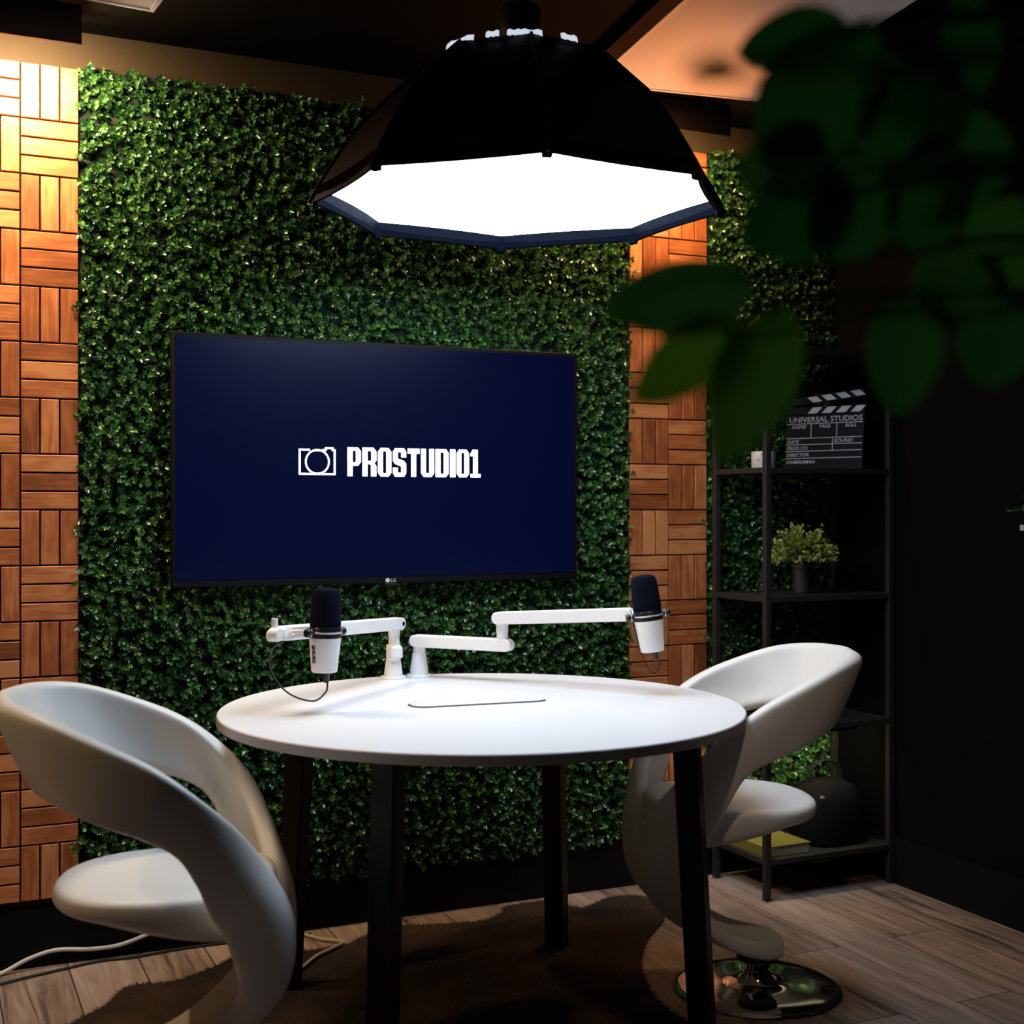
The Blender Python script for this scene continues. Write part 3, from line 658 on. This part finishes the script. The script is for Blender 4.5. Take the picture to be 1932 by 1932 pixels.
def shelf_plant():
    t = thing('potted_plant', 'small bushy yellow-green plant in a dark pot on the rack', 'plant', (2.645, -.19, .9452))
    MB().lathe([(.024, 0), (.026, .002), (.032, .085), (.034, .087), (.034, .095), (.030, .095), (.029, .085), (.01, .083)], 32).build('pot', M['pot'], t, smooth=True)
    C, D, Ln, Wd, T = [], [], [], [], []; stems = MB()
    for k in range(120):
        th = random.random() * 2 * math.pi; ph = math.acos(random.uniform(-.12, 1)); r = .112 * random.uniform(.75, 1.08)
        d = Vector((math.sin(ph) * math.cos(th), math.sin(ph) * math.sin(th), math.cos(ph) * .95)); tip = Vector((0, 0, .115)) + Vector((d.x * r, d.y * r, d.z * r))
        stems.tube([(0, 0, .088), Vector((0, 0, .115)) + d * r * .5, tip], .0010, 5, 2)
        for j in range(9):
            f = random.uniform(.62, 1.04); p = Vector((0, 0, .115)).lerp(tip, f) + Vector((random.gauss(0, .005), random.gauss(0, .005), random.gauss(0, .005)))
            C.append(p); D.append(d + Vector((random.gauss(0, .6), random.gauss(0, .6), random.gauss(.15, .5)))); l = random.uniform(.011, .019); Ln.append(l); Wd.append(l * .62); T.append(min(1, max(0, random.gauss(.2 + .6 * (f - .55) / .45, .25))))
    stems.build('stems', M['stem'], t)
    leaf_cluster('foliage', C, D, Ln, Wd, T, M['shelf_leaf'], t)
shelf_plant()
def candle():
    t = thing('candle_cup', 'white marbled cup behind the rack post, beside the clapperboard', 'cup', (2.510, -.165, 1.3502))
    MB().lathe([(.036, 0), (.038, .003), (.039, .058), (.0385, .060), (.036, .060), (.035, .01), (.005, .008)], 40).build('cup', M['marble'], t, smooth=True)
candle()
def rack_bottom():
    t = thing('book', 'yellow book lying on the bottom shelf of the rack', 'book', (2.50, -.185, .1252), R(2))
    MB().box((0, 0, .0165), (.172, .238, .027)).build('pages', M['beige_pot'], t); c = MB(); c.box((0, 0, .0315), (.18, .245, .003)); c.box((0, 0, .0015), (.18, .245, .003)); c.box((-.0885, 0, .0165), (.003, .245, .033)); c.build('cover', M['yellow'], t, bev=.0008)
    t = thing('bag', 'dark cloth bag standing on the bottom shelf beside the yellow book', 'bag', (2.735, -.20, .1252))
    n = 28; rings = []
    for z, k in ((0, .9), (.01, 1.), (.07, 1.04), (.14, .98), (.18, .84), (.20, .55)):
        rings.append([(.105 * k * math.copysign(abs(math.cos(a)) ** .6, math.cos(a)), .095 * k * math.copysign(abs(math.sin(a)) ** .6, math.sin(a)), z) for a in [2 * math.pi * i / n for i in range(n)]])
    MB().loft(rings).build('body', M['dark_cloth'], t, smooth=True)
    MB().tube([(-.06, 0, .185), (-.055, 0, .24), (0, 0, .265), (.055, 0, .24), (.06, 0, .185)], .006, 8, 6).build('handle', M['black_plastic'], t, smooth=True)
    MB().box((-.08, -.085, .165), (.012, .006, .007)).build('buckle', M['badge'], t)
rack_bottom()

# ------------------------------------------------------------------ little trailing plant on the right wall
def wall_plant():
    t = thing('wall_planter', 'small ivy plant on a beige wall ledge at the right wall', 'plant', (2.855, -1.03, 1.178))
    MB().lathe([(.028, 0), (.030, .002), (.042, .070), (.044, .072), (.044, .082), (.040, .082), (.038, .068), (.01, .066)], 32, (.005, -.05, 0)).build('pot', M['pot'], t, smooth=True)
    MB().box((.0, -.06, -.008), (.105, .24, .016)).build('ledge', M['beige_pot'], t, bev=.001)
    for k, (tip, n) in enumerate((((-.070, .062, .040), 3), ((-.04, .03, .075), 4), ((-.03, -.055, .12), 4), ((-.01, -.03, .15), 4))):
        pts = [(.005, -.05, .07), (tip[0] * .5, tip[1] * .5 - .02, tip[2] + .012), tip]; MB().tube(pts, .0011, 6, 6).build('vine', M['stem'], t)
        C = [Vector(pts[1]).lerp(Vector(tip), (j + 1) / n) for j in range(n)]
        leaf_cluster('leaves', C, [(tip[0] + random.gauss(0, .03), tip[1] + random.gauss(0, .03), random.uniform(-.03, .03)) for _ in C], [.024] * n, [.022] * n, [random.random() for _ in C], M['ivy'], t)
wall_plant()

# ------------------------------------------------------------------ rug, cables
def rug():
    pts = [(.20, -.60), (.333, -.455), (.415, -.377), (.483, -.272), (.597, -.284), (.704, -.227), (.80, -.160), (.93, -.20), (1.08, -.196), (1.138, -.158), (1.268, -.105), (1.374, -.137), (1.507, -.160), (1.595, -.117), (1.637, -.062),
           (1.773, -.065), (1.806, -.128), (1.846, -.175), (1.972, -.113), (2.077, -.162), (2.03, -.34), (1.86, -.52), (1.73, -.72), (1.655, -.95), (1.66, -1.2), (1.55, -1.5), (1.25, -1.62), (.95, -1.55), (.74, -1.42), (.63, -1.25), (.615, -1.05), (.585, -.88), (.50, -.76), (.34, -.66)]
    P = crom([Vector((x, y, 0)) for x, y in pts + [pts[0]]], 5)[:-1]; o = MB(); n = len(P)
    bm = bmesh.new(); vs = [bm.verts.new((p.x, p.y, .006)) for p in P]; f = bm.faces.new(vs); r = bmesh.ops.triangulate(bm, faces=[f])
    V = [tuple(v.co) for v in bm.verts]; Fs = [tuple(v.index for v in q.verts) for q in (bm.verts.index_update(), bm.faces)[1]]; bm.free()
    m = len(V); V += [(p.x, p.y, .0004) for p in P]; Fs += [(i, (i + 1) % n, m + (i + 1) % n, m + i) for i in range(n)]
    # short hair lying towards the camera-left, denser on the rim
    poly = [(p.x, p.y) for p in P]
    def inside(x, y):
        c = False; j = len(poly) - 1
        for i in range(len(poly)):
            if (poly[i][1] > y) != (poly[j][1] > y) and x < (poly[j][0] - poly[i][0]) * (y - poly[i][1]) / (poly[j][1] - poly[i][1]) + poly[i][0]: c = not c
            j = i
        return c
    hair = []
    while len(hair) < 16000:
        x, y = random.uniform(.15, 2.1), random.uniform(-1.65, -.03)
        if inside(x, y): hair.append((x, y, random.gauss(0, .5), random.gauss(.6, .5)))
    for i in range(n):
        p, q = P[i], P[(i + 1) % n]; e = q - p; out = Vector((-e.y, e.x, 0)).normalized()
        if inside(p.x + out.x * .01, p.y + out.y * .01): out = -out
        for k in range(max(2, int(e.length / .0022))):
            c = p + e * random.random() - out * .004; hair.append((c.x, c.y, out.x * 1.1 + random.gauss(0, .35), out.y * 1.1 + random.gauss(0, .35)))
    for x, y, dx, dy in hair:
        l = random.uniform(.010, .018); d = Vector((dx, dy, 0)); d = d.normalized() if d.length > .01 else Vector((1, 0, 0)); w = Vector((-d.y, d.x, 0)) * .0014; b = Vector((x, y, .005)); k = len(V)
        tip = b + d * l + Vector((0, 0, random.uniform(.001, .006)))
        if tip.y > -.018: tip.y = -.018
        V += [tuple(b - w), tuple(b + w), tuple(tip)]; Fs.append((k, k + 1, k + 2))
    me = bpy.data.meshes.new('hide_rug'); me.from_pydata(V, [], Fs); me.update()
    tag(link('hide_rug', me, M['hide']), 'dark brown cowhide rug spread on the floor under the table', 'rug')
rug()
tag(MB().tube([(-.02, -.12, .006), (.10, -.075, .006), (.187, -.045, .006), (.258, -.030, .030), (.33, -.028, .044), (.42, -.027, .034), (.50, -.028, .036), (.60, -.027, .062), (.68, -.027, .075), (.74, -.028, .066), (.82, -.05, .03), (.93, -.09, .006)], .0055, 10, 6).build('power_cable', M['white_cable'], smooth=True),
    'thick white cable sagging along the black baseboard behind the left chair', 'cable')
tag(MB().tube([(-.05, -.22, .004), (.186, -.117, .004), (.319, -.075, .004), (.44, -.045, .004), (.53, -.052, .004), (.66, -.036, .004), (.80, -.040, .004), (.92, -.050, .004), (1.02, -.06, .004)], .004, 8, 6).build('power_cable', M['black_cable'], smooth=True),
    'thin black cable on the floor in front of the white cable', 'cable')
tag(MB().tube([(.985, -.035, .006), (1.03, -.12, .006), (1.075, -.19, .0125), (1.03, -.235, .0135), (.975, -.275, .0135), (.925, -.335, .0135), (.885, -.378, .0135), (.845, -.388, .0135), (.79, -.375, .0135)], .005, 10, 6).build('power_cable', M['cream_cable'], smooth=True),
    'cream cable curving over the hide rug behind the left table legs', 'cable')
tag(MB().tube([(1.235, -.20, .726), (1.262, -.12, .62), (1.283, -.06, .40), (1.292, -.04, .20), (1.298, -.05, .03), (1.275, -.09, .011), (1.24, -.125, .0125), (1.20, -.16, .0125)], .003, 8, 8).build('hanging_cable', M['black_cable'], smooth=True),
    'black cable hanging from the table edge down to the floor', 'cable')

# ------------------------------------------------------------------ broad-leaved plant close to the camera
def fore_plant():
    cam = Vector((0, -3.69, 1.22)); bx, by = .86, -3.125
    def at(u, v, Z): return cam + RIGHTV * ((u - 966) / 2450 * Z) + FWD * Z + Vector((0, 0, -(v - 962) / 2450 * Z))
    t = thing('potted_tree', 'tall broad-leaved plant with dark green leaves close to the camera', 'plant', (bx, by, 0))
    MB().lathe([(.12, 0), (.13, .004), (.165, .30), (.172, .305), (.172, .33), (.155, .33), (.15, .29), (.02, .285)], 40).build('pot', M['pot'], t, smooth=True)
    MB().lathe([(.149, .287), (.02, .292)], 32).build('soil', M['soil'], t)
    MB().tube([(0, 0, .285), (.02, .01, .8), (-.01, .0, 1.2), (.0, .02, 1.62), (-.03, .03, 1.95)], (.014, .007), 10, 6).build('trunk', M['bark'], t, smooth=True)
    root = Vector((bx, by, 0))
    LV = [  # base px, tip px, depth base, depth tip, width (m), tone, attach height on the trunk, roll
        ((1425, 520), (1122, 600), .86, .80, .052, .15, 1.42, -20), ((1405, 620), (1182, 752), .84, .80, .046, .85, 1.36, 25), ((1480, 575), (1358, 880), .82, .78, .053, .40, 1.36, 0),
        ((1610, 60), (1382, 92), .84, .80, .040, .05, 1.55, 10), ((1640, 40), (1440, 330), .82, .78, .075, .05, 1.55, -10), ((1560, 330), (1385, 300), .80, .78, .058, .35, 1.46, 30),
        ((1620, 360), (1390, 450), .78, .76, .060, .05, 1.45, 10), ((1720, 550), (1692, 790), .84, .82, .048, .12, 1.34, 0), ((1700, 330), (1520, 470), .80, .77, .06, .08, 1.44, 15),
        ((1800, 120), (1620, 300), .84, .80, .07, .05, 1.56, -15), ((1850, 330), (1660, 420), .84, .80, .07, .05, 1.47, 20), ((1880, 480), (1740, 610), .84, .80, .065, .2, 1.40, -10),
        ((1900, 60), (1760, 150), .86, .83, .07, .05, 1.58, 25), ((1900, 560), (1860, 740), .86, .84, .050, .05, 1.36, 0), ((1840, 200), (1740, 440), .88, .86, .075, .08, 1.52, -20),
        ((1750, 200), (1560, 180), .9, .88, .065, .05, 1.52, -5), ((1960, 380), (1830, 560), .88, .86, .06, .3, 1.44, 10), ((1405, 142), (1285, 126), .40, .39, .011, .6, 1.52, 30)]
    LV += [((2100, 100), (2250, 220), .9, .92, .07, .3, 1.6, 0), ((2150, 300), (2300, 480), .88, .9, .07, .3, 1.5, 0), ((2080, 520), (2180, 720), .88, .88, .06, .5, 1.4, 0), ((2050, -80), (1930, -150), .9, .95, .07, .3, 1.7, 0), ((2150, -150), (2260, -260), .9, .9, .07, .3, 1.8, 0)]
    for (bu, bv), (tu, tv), zb, zt, w, tone, ah, roll in LV:
        b = at(bu, bv, zb); p = at(tu, tv, zt); d = (p - b); L_ = d.length; d.normalize()
        view = ((b + p) / 2 - cam).normalized(); s = d.cross(view).normalized(); n = s.cross(d)
        a = R(roll); s, n = s * math.cos(a) + n * math.sin(a), n * math.cos(a) - s * math.sin(a)
        V = []; Fq = []; NL, NW = 12, 6
        for i in range(NL + 1):
            f = i / NL; hw = w / 2 * (math.sin(math.pi * f ** .8) ** .75 if 0 < f < 1 else .0) + .0006
            for j in range(NW + 1):
                g = (j / NW - .5) * 2; q = b + d * (L_ * f) + s * (hw * g) + n * (hw * .22 * abs(g) - L_ * .10 * f * f + .05 * L_ * f) - root; V.append(tuple(q))
        W = NW + 1
        for i in range(NL):
            for j in range(NW): Fq.append((i * W + j, i * W + j + 1, (i + 1) * W + j + 1, (i + 1) * W + j))
        me = bpy.data.meshes.new('leaf'); me.from_pydata(V, [], Fq); me.update()
        me.attributes.new('tone', 'FLOAT', 'POINT').data.foreach_set('value', np.full(len(V), tone, np.float32))
        o = link('leaf', me, M['ficus'], t, smooth=True)
        k = Vector((0, .01, ah - .05)); e = b - root; mid = k.lerp(e, .5) + Vector((0, 0, .03))
        MB().tube([k, mid, e, e + d * .012], (.0035, .0014), 8, 5).build('branch', M['stem'], t, smooth=True)
fore_plant()

# ------------------------------------------------------------------ ceiling spots added out of view for warm fill light
def added_spot(x, y, aim, energy, col, size, label, blend=.6):
    t = thing('added_spotlight', label, 'lamp', (x, y, CZ), 0, 'added ceiling spotlights out of view')
    d = (Vector(aim) - Vector((x, y, CZ - .12))).normalized(); q = d.to_track_quat('-Z', 'Y')
    MB().lathe([(.045, -.012), (.045, -.0005)], 32).build('canopy', M['black_metal'], t)
    MB().box((0, 0, -.05), (.014, .014, .08)).build('arm', M['black_metal'], t)
    MB().lathe([(.042, -.055), (.045, -.05), (.045, .05), (.03, .06), (.028, .058), (.030, .05), (.041, .045), (.039, -.054)], 32).build('head', M['black_metal'], t, smooth=True, loc=(0, 0, -.12), rot=q.to_euler())
    MB().lathe([(.001, -.0301), (.038, -.030)], 32).build('lens', M['added_spot_lens'], t, loc=(0, 0, -.12), rot=q.to_euler())
    l = bpy.data.lights.new('spot beam', 'SPOT'); l.energy = energy; l.color = col; l.spot_size = R(size); l.spot_blend = blend; l.shadow_soft_size = .036
    o = bpy.data.objects.new('spot_beam', l); COL.objects.link(o); o.parent = t; o.location = Vector((0, 0, -.12)) + d * .062; o.rotation_euler = q.to_euler()
added_spot(-1.45, -.95, (.22, -.55, 1.00), 62, (1., .64, .33), 60, 'added unseen ceiling spotlight at the left aimed at the left wooden strip')
added_spot(1.0, -2.6, (2.12, -.90, .62), 24, (1., .78, .56), 34, 'added unseen ceiling spotlight at the right aimed at the right chair')
def added_uplight():  # lamp added to throw amber light onto the ceiling panel
    t = thing('added_uplight', 'small black lamp added on top of the shelf rack, behind the leaves', 'lamp', (2.47, -.20, 1.7352))
    d = (Vector((1.85, -.56, 2.46)) - Vector((2.47, -.20, 1.80))).normalized(); q = d.to_track_quat('Z', 'Y').to_euler()
    MB().lathe([(.03, 0), (.03, .01), (.008, .012), (.008, .04)], 28).build('foot', M['black_metal'], t, smooth=True)
    MB().lathe([(.02, -.03), (.026, -.028), (.028, .04), (.025, .04), (.024, .01)], 28).build('head', M['black_metal'], t, smooth=True, loc=(0, 0, .055), rot=q)
    MB().lathe([(.001, .012), (.0235, .0125)], 28).build('lens', M['added_amber_lens'], t, loc=(0, 0, .055), rot=q)
    l = bpy.data.lights.new('amber beam', 'SPOT'); l.energy = 52; l.color = (1., .33, .10); l.spot_size = R(62); l.spot_blend = 1.; l.shadow_soft_size = .02
    o = bpy.data.objects.new('amber_beam', l); COL.objects.link(o); o.parent = t; o.location = Vector((0, 0, .055)) + d * .045; o.rotation_euler = d.to_track_quat('-Z', 'Y').to_euler()
added_uplight()

# ------------------------------------------------------------------ world, camera, view
w = bpy.data.worlds.new('World'); SC.world = w; w.use_nodes = True
w.node_tree.nodes['Background'].inputs[0].default_value = (.5, .6, 1, 1); w.node_tree.nodes['Background'].inputs[1].default_value = .002
cd = bpy.data.cameras.new('Camera'); co = bpy.data.objects.new('Camera', cd); COL.objects.link(co)
co.location = (0, -3.69, 1.22); co.rotation_euler = (R(90), 0, R(-24.5)); cd.sensor_width = 36; cd.lens = 45.65; cd.shift_y = -4 / 1932; cd.clip_start = .05
cd.dof.use_dof = True; cd.dof.focus_distance = 3.45; cd.dof.aperture_fstop = 3.4
SC.camera = co
SC.view_settings.view_transform = 'Standard'; SC.view_settings.look = 'None'; SC.view_settings.gamma = 1; SC.view_settings.exposure = 0; SC.view_settings.use_curve_mapping = False
SC.cycles.max_bounces = 8; SC.cycles.sample_clamp_indirect = 6
